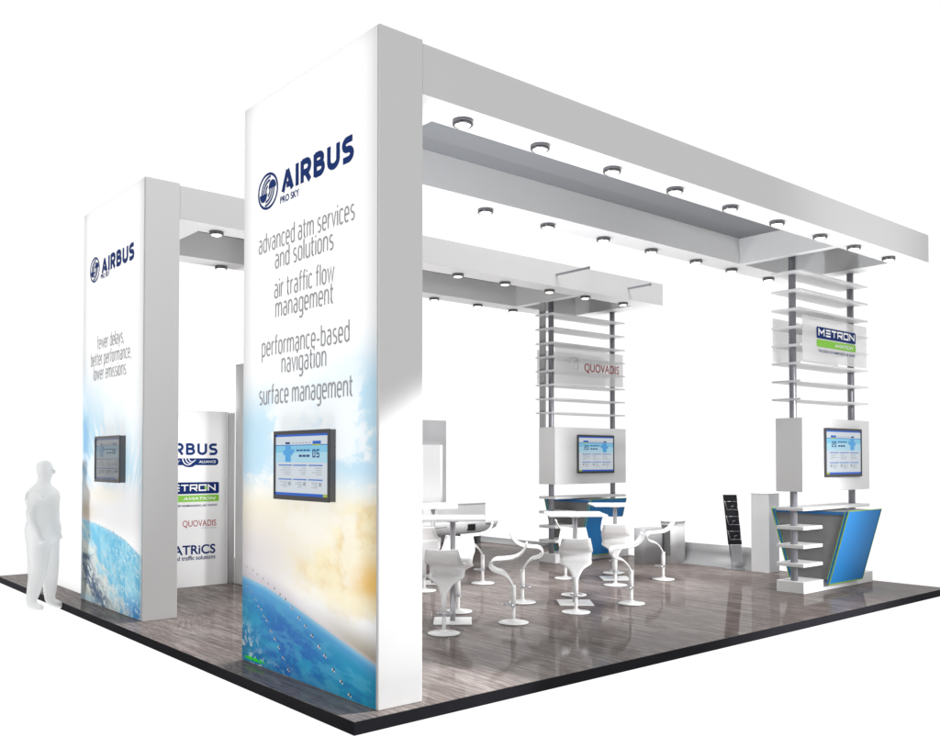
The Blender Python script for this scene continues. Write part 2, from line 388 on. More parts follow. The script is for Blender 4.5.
def art_front(U, V):
    asp = W/H; u = U*asp; v = V; one = np.ones(U.shape+(3,))
    c = one*C(254, 254, 254)
    n = fbm(u, v, 7, 1); n2 = fbm(u+n*.10, v*1.5+n*.05, 10, 20, 7, .58); n3 = fbm(u*1.3+n2*.08, v*1.7, 16, 37, 6, .6)
    k = sm(.53, .40, v-.05*U+.02*(n-.5))*sm(.27, .36, v)*(.45+.55*np.maximum(sm(.45, 1., U), sm(.55, .0, U)))
    c = mix(c, C(192, 224, 241), np.clip(k*1.1, 0, 1))
    k = sm(.47, .60, n2)*sm(.55, .44, v)*sm(.26, .34, v)
    c = mix(c, C(246, 249, 250), k*.85)
    k = sm(.345, .27, v+.04*(n2-.5))*sm(.12, .20, v)
    c = mix(c, C(240, 232, 208), k*(.8+.2*n))
    k = sm(.46, .62, n2)*sm(.36, .30, v)*sm(.18, .25, v)
    c = mix(c, C(247, 244, 235), k*.6)
    k = sm(.30, .19, v+.02*(n-.5))*sm(.70, .05, U)
    c = mix(c, C(219, 214, 215), k)
    # golden cloud bank towards the right, lumpy edge
    gx = (U-1.06)/.56; gy = (v-.198-.06*(U-.75))/.088
    r2 = np.sqrt(gx**2+gy**2)+(n2-.5)*.8+(n3-.5)*.35
    k = sm(1.08, .72, r2)
    g = mix(one*C(246, 234, 196), C(230, 202, 142), sm(.30, .70, n3))
    g = mix(g, C(249, 243, 224), sm(.56, .70, n2)*.8)
    c = mix(c, g, k*.85)
    k = sm(1., .2, np.hypot((U-1.03)/.24, (v-.178)/.05)+(n3-.5)*.7)
    c = mix(c, C(236, 186, 84), k*.8)
    k = sm(1., .1, np.hypot((U-.80)/.42, (v-.148)/.028)+(n2-.5)*.5)
    c = mix(c, C(250, 242, 214), k*.65)
    hz = np.interp(U, [0, .2, .4, .59, .75, .91, 1.0], [.1525, .1422, .1250, .1050, .0890, .0733, .0645])
    dd = hz-v
    c = mix(c, C(158, 146, 124), sm(-.055, -.003, dd)*sm(.40, 1.0, U)*.9)
    c = mix(c, C(198, 192, 200), sm(-.030, -.001, dd)*sm(.95, .2, U)*.8)
    c = mix(c, C(202, 192, 198), sm(-.007, -.001, dd)*.5)
    sea = sm(-.0008, .002, dd)
    # streaks follow the horizon
    s1 = u+dd*.4; st = fbm(s1*2.2, dd*7.0+u*.6, 12, 90, 7, .62)
    oc = one*C(140, 190, 216)
    oc = mix(oc, C(84, 158, 206), sm(.0, .012, dd))
    oc = mix(oc, C(38, 112, 180), sm(.008, .045, dd))
    oc = mix(oc, C(34, 148, 184), sm(.40, .9, U)*sm(.004, .03, dd)*.9)
    oc = mix(oc, C(44, 96, 176), np.clip(1-((U-.42)/.30)**2-((v-.062)/.030)**2, 0, 1)*.5)
    oc = mix(oc, C(30, 160, 192), sm(.35, .0, U)*sm(.02, .05, dd)*.55)
    oc = mix(oc, C(84, 168, 200), sm(.48, .66, st)*sm(.002, .02, dd)*.45)
    oc = mix(oc, C(28, 92, 164), sm(.50, .36, st)*.45*sm(.02, .07, dd))
    oc = mix(oc, C(40, 168, 196), sm(.50, .68, fbm(u*2-v, v*4+u, 14, 300, 6, .6))*.45*sm(.03, .07, dd))
    wl = fbm(u*2.0+v*1.5, v*3.2-u*1.2, 34, 130, 6, .70)
    w2 = fbm(u*1.2, v*1.2, 9, 230, 4)
    k = sm(.45, .57, wl+.30*(w2-.5))*sm(.24, .04, U+(v-.03)*2.5)*sm(.085, .05, v)
    oc = mix(oc, C(206, 216, 214), k*.9)
    k = sm(.52, .62, wl+.25*(w2-.5))*sm(.55, .2, U)*sm(.030, .010, v)
    oc = mix(oc, C(160, 204, 218), k*.6)
    k = sm(.48, .38, wl)*sm(.40, .05, U)*sm(.10, .03, v)
    oc = mix(oc, C(4, 118, 160), k*.75)
    c = c*(1-sea[..., None])+oc*sea[..., None]
    c = birds(c, U, V, lambda t: (np.interp(t, [0, .2, .42, .62, .82, 1], [.041, .195, .36, .526, .675, .84]), np.interp(t, [0, .2, .42, .62, .82, 1], [.169, .1515, .127, .0935, .0535, .006])), 17, asp, .0040, 4)
    c = birds(c, U, V, lambda t: (np.interp(t, [0, .22, .5, .8, 1], [.045, .134, .206, .314, .40]), np.interp(t, [0, .22, .5, .8, 1], [.1365, .109, .087, .047, .012])), 12, asp, .0034, 5)
    k = ((U > .03) & (U < .20) & (np.abs(v-(.0072)) < .0030)).astype(float)*(vnoise(u*1.0, v*.3, 260, 7) > .38)
    c = mix(c, C(40, 225, 25), k)
    return c
def art_rear(U, V):
    asp = W/H; u = U*asp; v = V; one = np.ones(U.shape+(3,))
    c = one*C(254, 254, 254)
    p = u*.45+v*.89; q = u*.89-v*.45          # rays leaning right, from the lower left
    ang = np.arctan2(v-.14, u-.30); rad = np.hypot(u-.30, v-.14)
    n = fbm(u, v, 8, 12, 6); st = .32*vnoise(ang*4.2+9, rad*1.4, 6, 3)+.68*fbm(u*1.2, v, 9, 15, 6)
    k = sm(.68, .42, v+.18*U-.03*(n-.5))*sm(.20, .30, v)
    c = mix(c, C(180, 221, 240), np.clip(k*1.05, 0, 1)*.9)
    c = mix(c, C(126, 186, 230), sm(.20, .0, U+.4*(n-.5))*sm(.50, .44, v)*sm(.28, .36, v)*.75)
    k = sm(.43, .60, st+.15*(n-.5))*sm(.60, .48, v)*sm(.2, .3, v)
    c = mix(c, C(240, 246, 249), k*.85)
    c = mix(c, C(232, 230, 230), sm(.345, .26, v+.03*(n-.5))*sm(.15, .22, v)*.85)
    k = sm(1.05, .1, np.hypot((U+.12)/.50, (v-.228)/.052)+(n-.5)*.5)
    c = mix(c, C(184, 160, 118), k*.85)
    c = mix(c, C(240, 232, 216), sm(1.0, .2, np.hypot((U-.35)/.45, (v-.275)/.035)+(n-.5)*.4)*.6)
    hz = np.interp(U, [0, .26, .55, .76, 1.0], [.2085, .2022, .1889, .1740, .1440])
    dd = hz-v; sea = sm(-.001, .003, dd)
    oc = one*C(150, 212, 234)
    n4 = fbm(u*1.6, v*1.6, 14, 40, 6, .6)
    oc = mix(oc, C(104, 190, 224), sm(.38, .62, n4))
    oc = mix(oc, C(52, 136, 206), sm(.40, 1, U)*sm(.06, .012, v+.03*(n4-.5))*.9)
    # icy coast: streaks run down to the right
    al = u*.864-v*.503; ac = u*.503+v*.864
    wv = fbm(al*2.2, ac*5.0, 14, 71, 7, .66); fine = fbm(al*3, ac*6, 34, 171, 5, .7)
    edge = (ac-.155)/.16                       # 0 on the coast line, negative lower left
    land = sm(.30, -.20, edge+(wv-.5)*1.3)
    oc = mix(oc, C(224, 228, 220), land*.95)
    oc = mix(oc, C(188, 192, 182), sm(-.25, -.7, edge)*land*.8)
    speck = sm(.585, .65, fine)*land
    oc = mix(oc, C(88, 140, 152), speck*.5)
    lead = sm(.30, .0, np.abs(edge+.42)+(wv-.5)*1.1)*sm(.125, .095, v+.03*(wv-.5))
    oc = mix(oc, C(6, 66, 112), np.clip(lead*1.3, 0, 1)*sm(.40, .50, wv+.06)*.92)
    b2 = sm(1, .3, np.hypot((U-.07)/.16, (v-.112)/.014)+(fine-.5)*1.4)
    oc = mix(oc, C(4, 70, 104), b2*.95)
    fl = sm(.56, .64, fbm(al*2.5, ac*5, 30, 191, 6, .7))*sm(.25, .8, U)
    oc = mix(oc, C(206, 234, 242), fl*.8)
    oc = mix(oc, C(170, 214, 236), sm(.012, 0, dd)*.8)
    c = c*(1-sea[..., None])+oc*sea[..., None]
    c = birds(c, U, V, lambda t: (.08+.9*t, np.interp(.08+.9*t, [0, .26, .55, .76, 1.0], [.203, .199, .1869, .170, .1340])), 16, W/H, .0030, 8)
    c = birds(c, U, V, lambda t: (.22+.35*t, .160+.022*t), 7, W/H, .0026, 9)
    c = birds(c, U, V, lambda t: (.62+.06*math.sin(2*t), .165-.11*t), 9, W/H, .0026, 10)
    k = np.maximum(sm(.035, .02, U), sm(.972, .985, U)); c = mix(c, C(206, 228, 238), k*.6*sm(.5, .4, v))
    k = sm(.022, .012, v); c = mix(c, C(176, 212, 230), k*.6*sm(.5, .1, U))
    return c

# ------------------------------------------------------------------ the two portal frames (pillar + flat canopy)
def portal(y, art, label, nu, nv):
    t = thing('portal_frame', (0, y, 0), label, 'portal frame')
    bx('pillar', M['white'], (0, T, 0, W, 0, H), t, .004)
    def canopy(bm):
        z0, z1 = ZB, ZT
        box(bm, T+.001, LX, 0, BW, z0, z1, 0, .003)                        # front beam
        box(bm, T+.001, LX, W-BW, W, z0, z1, 0, .003)                      # rear beam
        box(bm, T+.001, .705, BW+.0005, W-BW-.0005, z0+.0006, z1-.0006, 0) # beam by the pillar
        box(bm, 6.67, 6.79, BW+.0005, W-BW-.0005, z0+.0006, z1-.0006, 0)   # cross beam
        box(bm, 8.075, LX-.0006, BW+.0005, W-BW-.0005, z0+.0006, z1-.0006, 0)
    bmobj('canopy', M['white'], canopy, t)
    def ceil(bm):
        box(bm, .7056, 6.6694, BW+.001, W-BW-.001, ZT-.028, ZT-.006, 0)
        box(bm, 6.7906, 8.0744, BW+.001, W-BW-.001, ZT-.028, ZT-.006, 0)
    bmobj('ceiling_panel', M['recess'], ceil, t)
    g = print_panel('graphic_panel', t, art, -.0075, .012, W-.012, .006, H-.012, nu, nv)
    return t, g
FA, GA = portal(0, art_front, 'front white portal frame whose pillar print has a golden cloud over a blue horizon', 300, 720)
FB, GB = portal(D, art_rear, 'rear white portal frame whose pillar print has icy coast and turquoise sea', 200, 600)

def pillar_writing(parent, y, logo, sky, lines, cap=.175):
    fr = Frame((-.0078, W, 0), (0, -1, 0), (0, 0, 1), (-1, 0, 0))   # parent space: u = W - Y
    U = lambda Y: W-(Y-y)
    bm = bmesh.new()
    word(bm, fr, 'AIRBUS', U(logo[0])+.01, U(logo[1]), logo[2], logo[3], t=.23, gap=.12)
    text_bm(bm, fr, 'PRO SKY', U(sky[0]), U(sky[1]), sky[2], cap=.052, bold=.018)
    obj('logo_lettering', bm, M['navy'], parent)
    bm = bmesh.new(); emblem(bm, fr, U(logo[4]), logo[5], .165, .143); obj('round_emblem', bm, M['navy'], parent)
    for para in lines:
        bm = bmesh.new()
        for s, a, b, base in para: slogan(bm, fr, s, U(a), U(b), base, .104)
        obj('slogan_lettering', bm, M['textgrey'], parent)
pillar_writing(GA, 0, (1.31, .29, 3.672, .168, 1.52, 3.735), (1.32, 1.03, 3.592),
    [[('advanced atm services', 1.67, .28, 3.26), ('and solutions', 1.40, .55, 3.105)], [('air traffic flow', 1.41, .54, 2.875), ('management', 1.39, .55, 2.725)],
     [('performance-based', 1.61, .34, 2.437), ('navigation', 1.29, .64, 2.29)], [('surface management', 1.65, .30, 2.06)]])
pillar_writing(GB, D, (5.45, 4.43, 3.71, .165, 5.68, 3.79), (5.47, 5.18, 3.652),
    [[('fewer delays,', 5.57, 4.72, 2.87)], [('better performance,', 5.79, 4.50, 2.69)], [('lower emissions.', 5.69, 4.62, 2.525)]])

# ------------------------------------------------------------------ downlights under the canopies
def make_downlight():
    t = thing('downlight', (0, 0, 0), 'x', 'downlight')
    bmobj('housing', M['puck'], lambda b: lathe(b, [(0, 0), (.074, 0), (.078, -.006), (.078, -.034), (.070, -.040), (.060, -.040), (.058, -.034)]), t)
    bmobj('lens', M['lens'], lambda b: lathe(b, [(.0585, -.033), (.050, -.043), (.03, -.049), (0, -.051)]), t)
    return t
DL = make_downlight(); first = [True]
def downlight(x, y, label, group):
    o = DL if first[0] else copy_tree(DL); first[0] = False
    o.location = (x, y, ZB-.001); o['label'] = label; o['group'] = group
XS = [.87, 1.67, 2.54, 3.42, 4.31, 5.17, 6.06, 6.84, 7.73]
ordn = ['first', 'second', 'third', 'fourth', 'fifth', 'sixth', 'seventh', 'eighth', 'ninth']
for i, x in enumerate(XS):
    far = 'nearest the pillar' if i == 0 else ('last before the free end' if i == 8 else 'counted from the pillar')
    downlight(x, .185, f'{ordn[i]} round downlight on the front beam of the front canopy, {far}', 'downlights on the front canopy, front beam')
for i, x in enumerate(XS):
    if i < 2: continue
    downlight(x, W-.115, f'{ordn[i]} round downlight from the pillar on the rear beam of the front canopy', 'downlights on the front canopy, rear beam')
for i, x in enumerate(XS):
    if i in (1, 2, 3): continue
    downlight(x, D+.24, f'{ordn[i]} round downlight from the pillar on the front beam of the rear canopy', 'downlights on the rear canopy, front beam')
for i in (1, 4, 5, 6, 7):
    if i == 4: continue
    downlight(XS[i], D+W-.085, f'{ordn[i]} round downlight from the pillar on the rear beam of the rear canopy', 'downlights on the rear canopy, rear beam')
downlight(4.31, D+W-.085, 'fifth round downlight from the pillar on the rear beam of the rear canopy', 'downlights on the rear canopy, rear beam')

# ------------------------------------------------------------------ monitors
SCR = [screenmat('screen_pale', (.70, .76, .82, 1)), screenmat('screen_blue', (.03, .14, .62, 1)), screenmat('screen_sky', (.25, .62, .86, 1)),
       screenmat('screen_figure', (.09, .40, .80, 1)), screenmat('screen_ink', (.03, .06, .20, 1)), screenmat('screen_line', (.08, .22, .62, 1)),
       screenmat('screen_grey', (.38, .42, .46, 1)), screenmat('screen_olive', (.42, .52, .08, 1)), screenmat('screen_mid', (.45, .74, .88, 1))]
DIM = []
for m_ in SCR:
    q = m_.copy(); q.name = m_.name.replace('screen', 'dim_screen'); b_ = q.node_tree.nodes['Principled BSDF']; b_.inputs['Emission Strength'].default_value = .10; b_.inputs['Base Color'].default_value = tuple(c*.35 for c in b_.inputs['Base Color'].default_value[:3])+(1,); DIM.append(q)
def monitor(name, fr, w, h, dep, label, mirror, group, scr=None):
    """fr: origin at the lower left of the back of the monitor, on the surface that carries it"""
    o = thing(name, fr.o, label, 'monitor', group)
    F = Frame((0, 0, 0), fr.r, fr.u, fr.n)
    bz = .028
    def slab(bm, u0, u1, v0, v1, d0, d1, mi):
        P = [F.at(u, v, d) for d in (d0, d1) for u, v in ((u0, v0), (u1, v0), (u1, v1), (u0, v1))]
        V = [bm.verts.new(p) for p in P]
        for f in ((3,2,1,0),(4,5,6,7),(0,1,5,4),(1,2,6,5),(2,3,7,6),(3,0,4,7)): bm.faces.new([V[i] for i in f]).material_index = mi
    bm = bmesh.new(); slab(bm, .004, w-.004, .004, h-.004, 0, dep-.012, 0); obj('casing', bm, M['bezelside'], o)
    bm = bmesh.new()
    slab(bm, 0, w, 0, bz*1.2, dep-.012, dep, 0); slab(bm, 0, w, h-bz, h, dep-.012, dep, 0)
    slab(bm, 0, bz*.7, bz*1.2, h-bz, dep-.012, dep, 0); slab(bm, w-bz*.7, w, bz*1.2, h-bz, dep-.012, dep, 0)
    obj('bezel', bm, M['bezel'], o)
    # the picture on the screen: a web page
    sw, sh = w-1.4*bz, h-2.2*bz; u0, v0 = .7*bz, 1.2*bz; dd = dep-.009
    bm = bmesh.new(); lay = [0]
    def R(a, b, c, d, mi):
        lay[0] += 1
        if mirror: a, b = 1-b, 1-a
        poly(bm, F, [(u0+a*sw, v0+(1-d)*sh), (u0+b*sw, v0+(1-d)*sh), (u0+b*sw, v0+(1-c)*sh), (u0+a*sw, v0+(1-c)*sh)], dd+.00012*lay[0], mi)
    R(0, 1, 0, 1, 0)
    R(0, 1, 0, .035, 1); R(0, 1, .17, .185, 5)
    for k in range(10): R(.0, 1, .185+.028*k, .185+.028*(k+1), 2 if k < 4 else 8)
    R(.07, .93, .46, .90, 0)
    R(0, 1, .955, 1, 1); R(0, .09, .955, 1, 7)
    R(.13, .28, .115, .165, 1); R(.13, .28, .165, .19, 7); R(.71, .80, .125, .16, 4)
    for k in range(6): R(.31+.062*k, .355+.062*k, .135, .150, 6)
    R(.66, .84, .26, .34, 3); R(.69, .80, .18, .45, 3); R(.63, .67, .24, .31, 3)
    # digits 2 0 as blocks
    def dig(x, segs):
        w_, y0, y1 = .052, .25, .38; ym = (y0+y1)/2; s = .014
        for g in segs:
            if g == 't': R(x, x+w_, y0, y0+.022, 4)
            if g == 'm': R(x, x+w_, ym-.01, ym+.012, 4)
            if g == 'b': R(x, x+w_, y1-.022, y1, 4)
            if g == 'tl': R(x, x+s, y0, ym, 4)
            if g == 'tr': R(x+w_-s, x+w_, y0, ym, 4)
            if g == 'bl': R(x, x+s, ym, y1, 4)
            if g == 'br': R(x+w_-s, x+w_, ym, y1, 4)
    dig(.155, ('t', 'tr', 'm', 'bl', 'b')); dig(.225, ('t', 'tl', 'tr', 'bl', 'br', 'b'))
    for k in range(4): R(.33+.065*k, .38+.065*k, .25, .275, 4)
    for k in range(3): R(.33+.07*k, .388+.07*k, .335, .37, 4)
    for a in (.09, .375, .66):
        R(a, a+.26, .495, .515, 5); R(a, a+.26, .725, .745, 5)
        for k in range(4): R(a+.02, a+.10+.13*random.random(), .545+.034*k, .555+.034*k, 6)
        R(a+.02, a+.065, .775, .835, 6)
        for k in range(4): R(a+.09, a+.15+.09*random.random(), .775+.026*k, .785+.026*k, 6)
    obj('screen', bm, scr or SCR, o)
    return o
def frX(x, y, z): return Frame((x, y, z), (0, -1, 0), (0, 0, 1), (-1, 0, 0))
def frY(x, y, z): return Frame((x, y, z), (1, 0, 0), (0, 0, 1), (0, -1, 0))
GM = 'monitors showing the same web page'
monitor('monitor', frX(-.008, 1.305, 1.33), .795, .51, .056, 'monitor hung on the front pillar print below the grey slogans', True, GM)
monitor('monitor', frX(-.008, 5.43, 1.38), .795, .50, .066, 'dim monitor with thick black side on the rear pillar print', True, GM, DIM)

# ------------------------------------------------------------------ display towers
def tower(y, label, grey):
    t = thing('display_tower', (0, y, 0), label, 'display tower')
    Y0, Y1, YM = .79, 1.15, .97
    for x in (6.84, 8.32):
        bmobj('pole', M['pole'], lambda b: cyl(b, (x, YM, .1405), (x, YM, ZT-.0285), .043, n=20), t)
    bx('plinth', M['white'], (6.74, 8.51, Y0, Y1, .0005, .14), t, .004)
    for k, z in enumerate((3.92, 3.69, 3.46, 3.24, 3.02, 2.80, 2.58, 2.36)):
        bx('slat', M['satin'], (6.68, 8.42, Y0-.012, Y1+.012, z-.011, z+.011), t, .003)
    bx('screen_cabinet', M['white'], (6.74, 8.45, Y0, Y1, 1.232, 2.135), t, .006)
    bx('counter_top', M['white'], (6.74, 8.45, Y0, Y1, 1.000, 1.040), t, .004)
    for z in (.81, .585, .36):
        bx('shelf', M['white'], (6.74, 7.1985, Y0, Y1, z-.042, z), t, .003)
    # V-shaped counter body: grey ends, leaning blue panels with lime edge bands
    xa, xb = 7.20, 8.05; zb, zt = .142, .985
    def yl(z): return .74-(z-.12)*(.74-.50)/.85          # front inner slope
    def body(bm):
        P = [(yl(zb), zb), (2*YM-yl(zb), zb), (2*YM-yl(zt), zt), (yl(zt), zt)]
        A = [bm.verts.new((xa+.012, a, z)) for a, z in P]; B = [bm.verts.new((xb-.012, a, z)) for a, z in P]
        bm.faces.new(A); bm.faces.new(B[::-1])
        for i in range(4): bm.faces.new((A[i], A[(i+1)%4], B[(i+1)%4], B[i]))
    cb = bmobj('counter_body', M['greyend'], body, t)
    for s in (1, -1):
        f = lambda a: a if s == 1 else 2*YM-a
        def slab(bm, x0, x1, o0, o1, z0, z1, mi, dx=.0):
            """panel following the slope, o = offset outwards"""
            P = [(x, f(yl(z)-o), z) for o in (o0, o1) for x, z in ((x0, z0), (x1, z0), (x1+dx, z1), (x0+dx, z1))]
            V = [bm.verts.new(p) for p in P]
            for q in ((3,2,1,0),(4,5,6,7),(0,1,5,4),(1,2,6,5),(2,3,7,6),(3,0,4,7)): bm.faces.new([V[i] for i in q]).material_index = mi
        bm = bmesh.new(); slab(bm, xa, xb, .0006, .040, .09, .992, 0)
        pn = obj('leaning_panel', bm, M['blue'], t)
        bm = bmesh.new()
        slab(bm, xa-.003, xb+.003, .034, .0455, .078, .0898, 0); slab(bm, xa-.003, xb+.003, .034, .0455, .9925, 1.0-.0005, 0)
        slab(bm, xa-.003, xa-.0005, .032, .0455, .0905, .992, 0); slab(bm, xb+.0005, xb+.003, .032, .0455, .0905, .992, 0)
        slab(bm, xa-.002, xa+.001, -.006, .0, .142, .985, 0)
        obj('edge_band', bm, M['lime'], pn)
    bx('top_rail', M['bluedark'], (xa-.001, xa+.010, .50, 1.44, .945, .984), cb, .001)
    if grey:
        bx('side_panel', M['greypanel'], (6.75, 6.775, YM+.05, Y1-.004, 2.1365, ZB-.002), t, .002)
    return t
TA = tower(0, 'display tower nearest the open right corner of the platform', False)
TB = tower(D, 'display tower behind the bar tables, under the rear canopy', True)
monitor('monitor', frY(7.24, .789, 1.405), .94, .615, .03, 'monitor on the white cabinet of the tower by the right corner', False, GM)
monitor('monitor', frY(7.235, D+.789, 1.40), .88, .62, .03, 'monitor on the grey white cabinet of the tower behind the tables', False, GM)

def sign(y, label, fn):
    t = thing('hanging_sign', (6.72, y+.775, 2.83), label, 'sign')
    bmobj('front_plate', M['frost'], lambda b: box(b, 0, 1.635, -.006, 0, 0, .55), t)
    bmobj('rear_plate', M['frost'], lambda b: box(b, 0, 1.635, .388, .394, .0, .55), t)
    fn(t, Frame((-6.72, -.0065, -2.83), (1, 0, 0), (0, 0, 1), (0, -1, 0)))
def s_metron(t, F):
    bmobj('blue_field', M['navy'], lambda b: poly(b, F, rrect(7.05, 8.05, 3.125, 3.27, .02), .001), t)
    bmobj('green_field', M['lime2'], lambda b: poly(b, F, rrect(7.05, 8.05, 3.02, 3.112, .02), .001), t)
    bm = bmesh.new(); word(bm, F, 'METRON', 7.09, 8.02, 3.16, .085, t=.17, gap=.12, d=.003, sq=True)
    text_bm(bm, F, 'AVIATION', 7.50, 7.98, 3.046, cap=.042, d=.003, slant=.2, bold=.01); obj('white_lettering', bm, M['wvinyl'], t)
    bm = bmesh.new(); text_bm(bm, F, 'THE SCIENCE OF HARMONIZING AIR TRAFFIC', 7.09, 8.04, 2.955, cap=.034, d=.002, bold=.01); obj('tagline_lettering', bm, M['navy'], t)
def s_quovadis(t, F):
    bm = bmesh.new(); text_bm(bm, F, 'QUOVADIS', 7.40, 8.25, 3.045, cap=.135, d=.002, bold=.006); obj('red_lettering', bm, M['red'], t)
    bm = bmesh.new()
    ribbon(bm, F, arc(7.155, 3.16, .115, .10, 20, 330, 28), .008, .002, t2=.003)
    ribbon(bm, F, arc(7.25, 3.10, .10, .12, 95, 190, 14), .006, .0024)
    ribbon(bm, F, arc(7.20, 3.13, .05, .09, -60, 95, 14), .012, .0028, t2=.003)
    obj('leaf_emblem', bm, M['textgrey'], t)
sign(0, 'frosted sign with blue and green lettering fields on the right tower', s_metron)
sign(D, 'frosted sign with red lettering and a faint swirl on the rear tower', s_quovadis)

# rods fixed to the rear canopy fascia
def rod(x, L_, label):
    t = thing('tie_rod', (x, D, 4.295), label, 'rod', 'tie rods on the rear canopy')
    bmobj('bar', M['pole'], lambda b: box(b, -.014, .014, -L_, -.0005, -.014, .014, bev=.002), t)
    bmobj('wall_plate', M['pole'], lambda b: box(b, -.04, .04, -.006, -.0004, -.05, .05, bev=.001) if False else box(b, -.019, .019, -L_-.012, -L_-.0005, -.019, .019, bev=.001), t)
rod(5.96, .62, 'dark rod sticking out of the rear canopy fascia midway along')
rod(7.57, .42, 'dark rod sticking out of the rear canopy fascia near its free end')

# ------------------------------------------------------------------ stools and tables
def smooth_path(P, n=6):
    out = []
    for i in range(len(P)-1):
        p0 = P[max(i-1, 0)]; p1 = P[i]; p2 = P[i+1]; p3 = P[min(i+2, len(P)-1)]
        for k in range(n):
            t = k/n
            out.append(tuple(.5*((2*b)+(-a+c)*t+(2*a-5*b+4*c-d)*t*t+(-a+3*b-3*c+d)*t**3) for a, b, c, d in zip(p0, p1, p2, p3)))
    out.append(P[-1]); return out
def make_stool():
    t = thing('bar_stool', (0, 0, 0), 'x', 'stool', 'white S-shaped bar stools')
    # profile: (front distance, height, width)
    P = [(-.130, .800, .30), (-.118, .755, .32), (-.075, .695, .345), (0, .655, .36), (.10, .640, .365), (.185, .632, .36), (.226, .595, .35), (.216, .548, .34),
         (.170, .520, .345), (.110, .502, .325), (.055, .455, .17), (.014, .390, .085), (0, .345, .056)]
    Q = smooth_path(P, 5)
    def seat(bm):
        n = len(Q); th = .021; rows = []
        for i, (u, z, w) in enumerate(Q):
            a = Q[max(i-1, 0)]; b = Q[min(i+1, n-1)]; tx, tz = b[0]-a[0], b[1]-a[1]; l = math.hypot(tx, tz) or 1
            nx, nz = -tz/l, tx/l
            ring = []
            m = 8
            for s in (1, -1):
                for k in range(m+1):
                    y = (-1+2*k/m)*s*-1
                    dip = .008*(1-y*y) if i < n*.55 else 0
                    edge = th/2*(1-.55*abs(y)**6)
                    ring.append(bm.verts.new((u+nx*(s*edge)-nx*dip*0, y*w/2, z+nz*(s*edge)-dip)))
            rows.append(ring)
        for A, B in zip(rows, rows[1:]):
            for k in range(len(A)):
                f = bm.faces.new((A[k], A[(k+1)%len(A)], B[(k+1)%len(A)], B[k])); f.smooth = True
        bm.faces.new(rows[0][::-1]); bm.faces.new(rows[-1])
    bmobj('seat_shell', M['gloss'], seat, t)
    bmobj('column', M['gloss'], lambda b: (cyl(b, (0, 0, .16), (0, 0, .375), .026, n=20), cyl(b, (0, 0, .022), (0, 0, .162), .019, n=20)), t)
    bmobj('footrest', M['chrome'], lambda b: (tube(b, [(.045+.065*math.cos(a), .065*math.sin(a), .185) for a in [2*PI*i/24 for i in range(24)]], .007, 8, closed=True),
                                              cyl(b, (0, 0, .172), (0, 0, .198), .031, n=20)), t)
    bmobj('base', M['gloss'], lambda b: lathe(b, [(0, .002), (.150, .002), (.153, .006), (.150, .012), (.10, .018), (.04, .024), (.027, .04), (0, .04)]), t)
    return t
ST = make_stool(); st1 = [True]
def stool(x, y, tx, ty, label):
    o = ST if st1[0] else copy_tree(ST); st1[0] = False
    o.location = (x, y, .0005); o.rotation_euler = (0, 0, math.atan2(ty-y, tx-x)); o['label'] = label; o['group'] = 'white S-shaped bar stools'
def table(x, y, zt, label, rz):
    t = thing('bar_table', (x, y, .0005), label, 'table', 'white square bar tables', rz)
    bmobj('tabletop', M['gloss'], lambda b: box(b, -.325, .325, -.325, .325, zt-.026, zt, bev=.008), t)
    bmobj('column', M['chrome'], lambda b: (cyl(b, (0, 0, .014), (0, 0, zt-.0265), .028, n=24), cyl(b, (0, 0, zt-.05), (0, 0, zt-.0268), .06, n=24)), t)
    bmobj('base', M['gloss'], lambda b: box(b, -.19, .19, -.19, .19, .001, .014, bev=.004), t)
R0 = math.radians(49.7)
T1, T2, T3, T4 = (2.37, 2.13), (4.15, 2.12), (6.08, 3.17), (3.92, 4.43)
table(*T1, 1.05, 'square bar table just right of the front pillar', R0)
table(*T2, 1.02, 'square bar table in front of the blue counter of the rear tower', R0)
table(*T3, 1.02, 'square bar table farthest right, beside the blue counter', R0)
table(*T4, 1.02, 'square bar table behind the one by the front pillar', R0)
stool(1.92, 1.71, *T1, 'stool turned away, closest to the front pillar, back toward us')
stool(2.78, 2.54, *T1, 'stool facing us across the table by the front pillar')
stool(2.79, 1.69, *T1, 'stool in side view, seat opening left, nearest of the facing pair')
stool(3.73, 2.54, *T2, 'stool in side view curving right, behind the nearer side view stool')
stool(3.71, 1.70, *T2, 'stool with its back to us in front of the middle table')
stool(4.58, 2.54, *T2, 'stool facing us behind the middle table')
stool(4.61, 1.69, *T2, 'side view stool right of the middle table, seat rising right')
stool(5.60, 2.76, *T3, 'stool with its back to us at the farthest right table')
stool(6.53, 3.58, *T3, 'stool facing us behind the farthest right table')
stool(6.53, 2.71, *T3, 'rightmost stool, in side view before the low grey counter')
stool(5.59, 3.63, *T3, 'stool half hidden behind the middle table, by the rear tower plinth')
stool(4.41, 4.00, *T4, 'stool standing alone behind the first table on open floor')
stool(3.42, 3.97, *T4, 'stool half hidden by the front pillar edge')

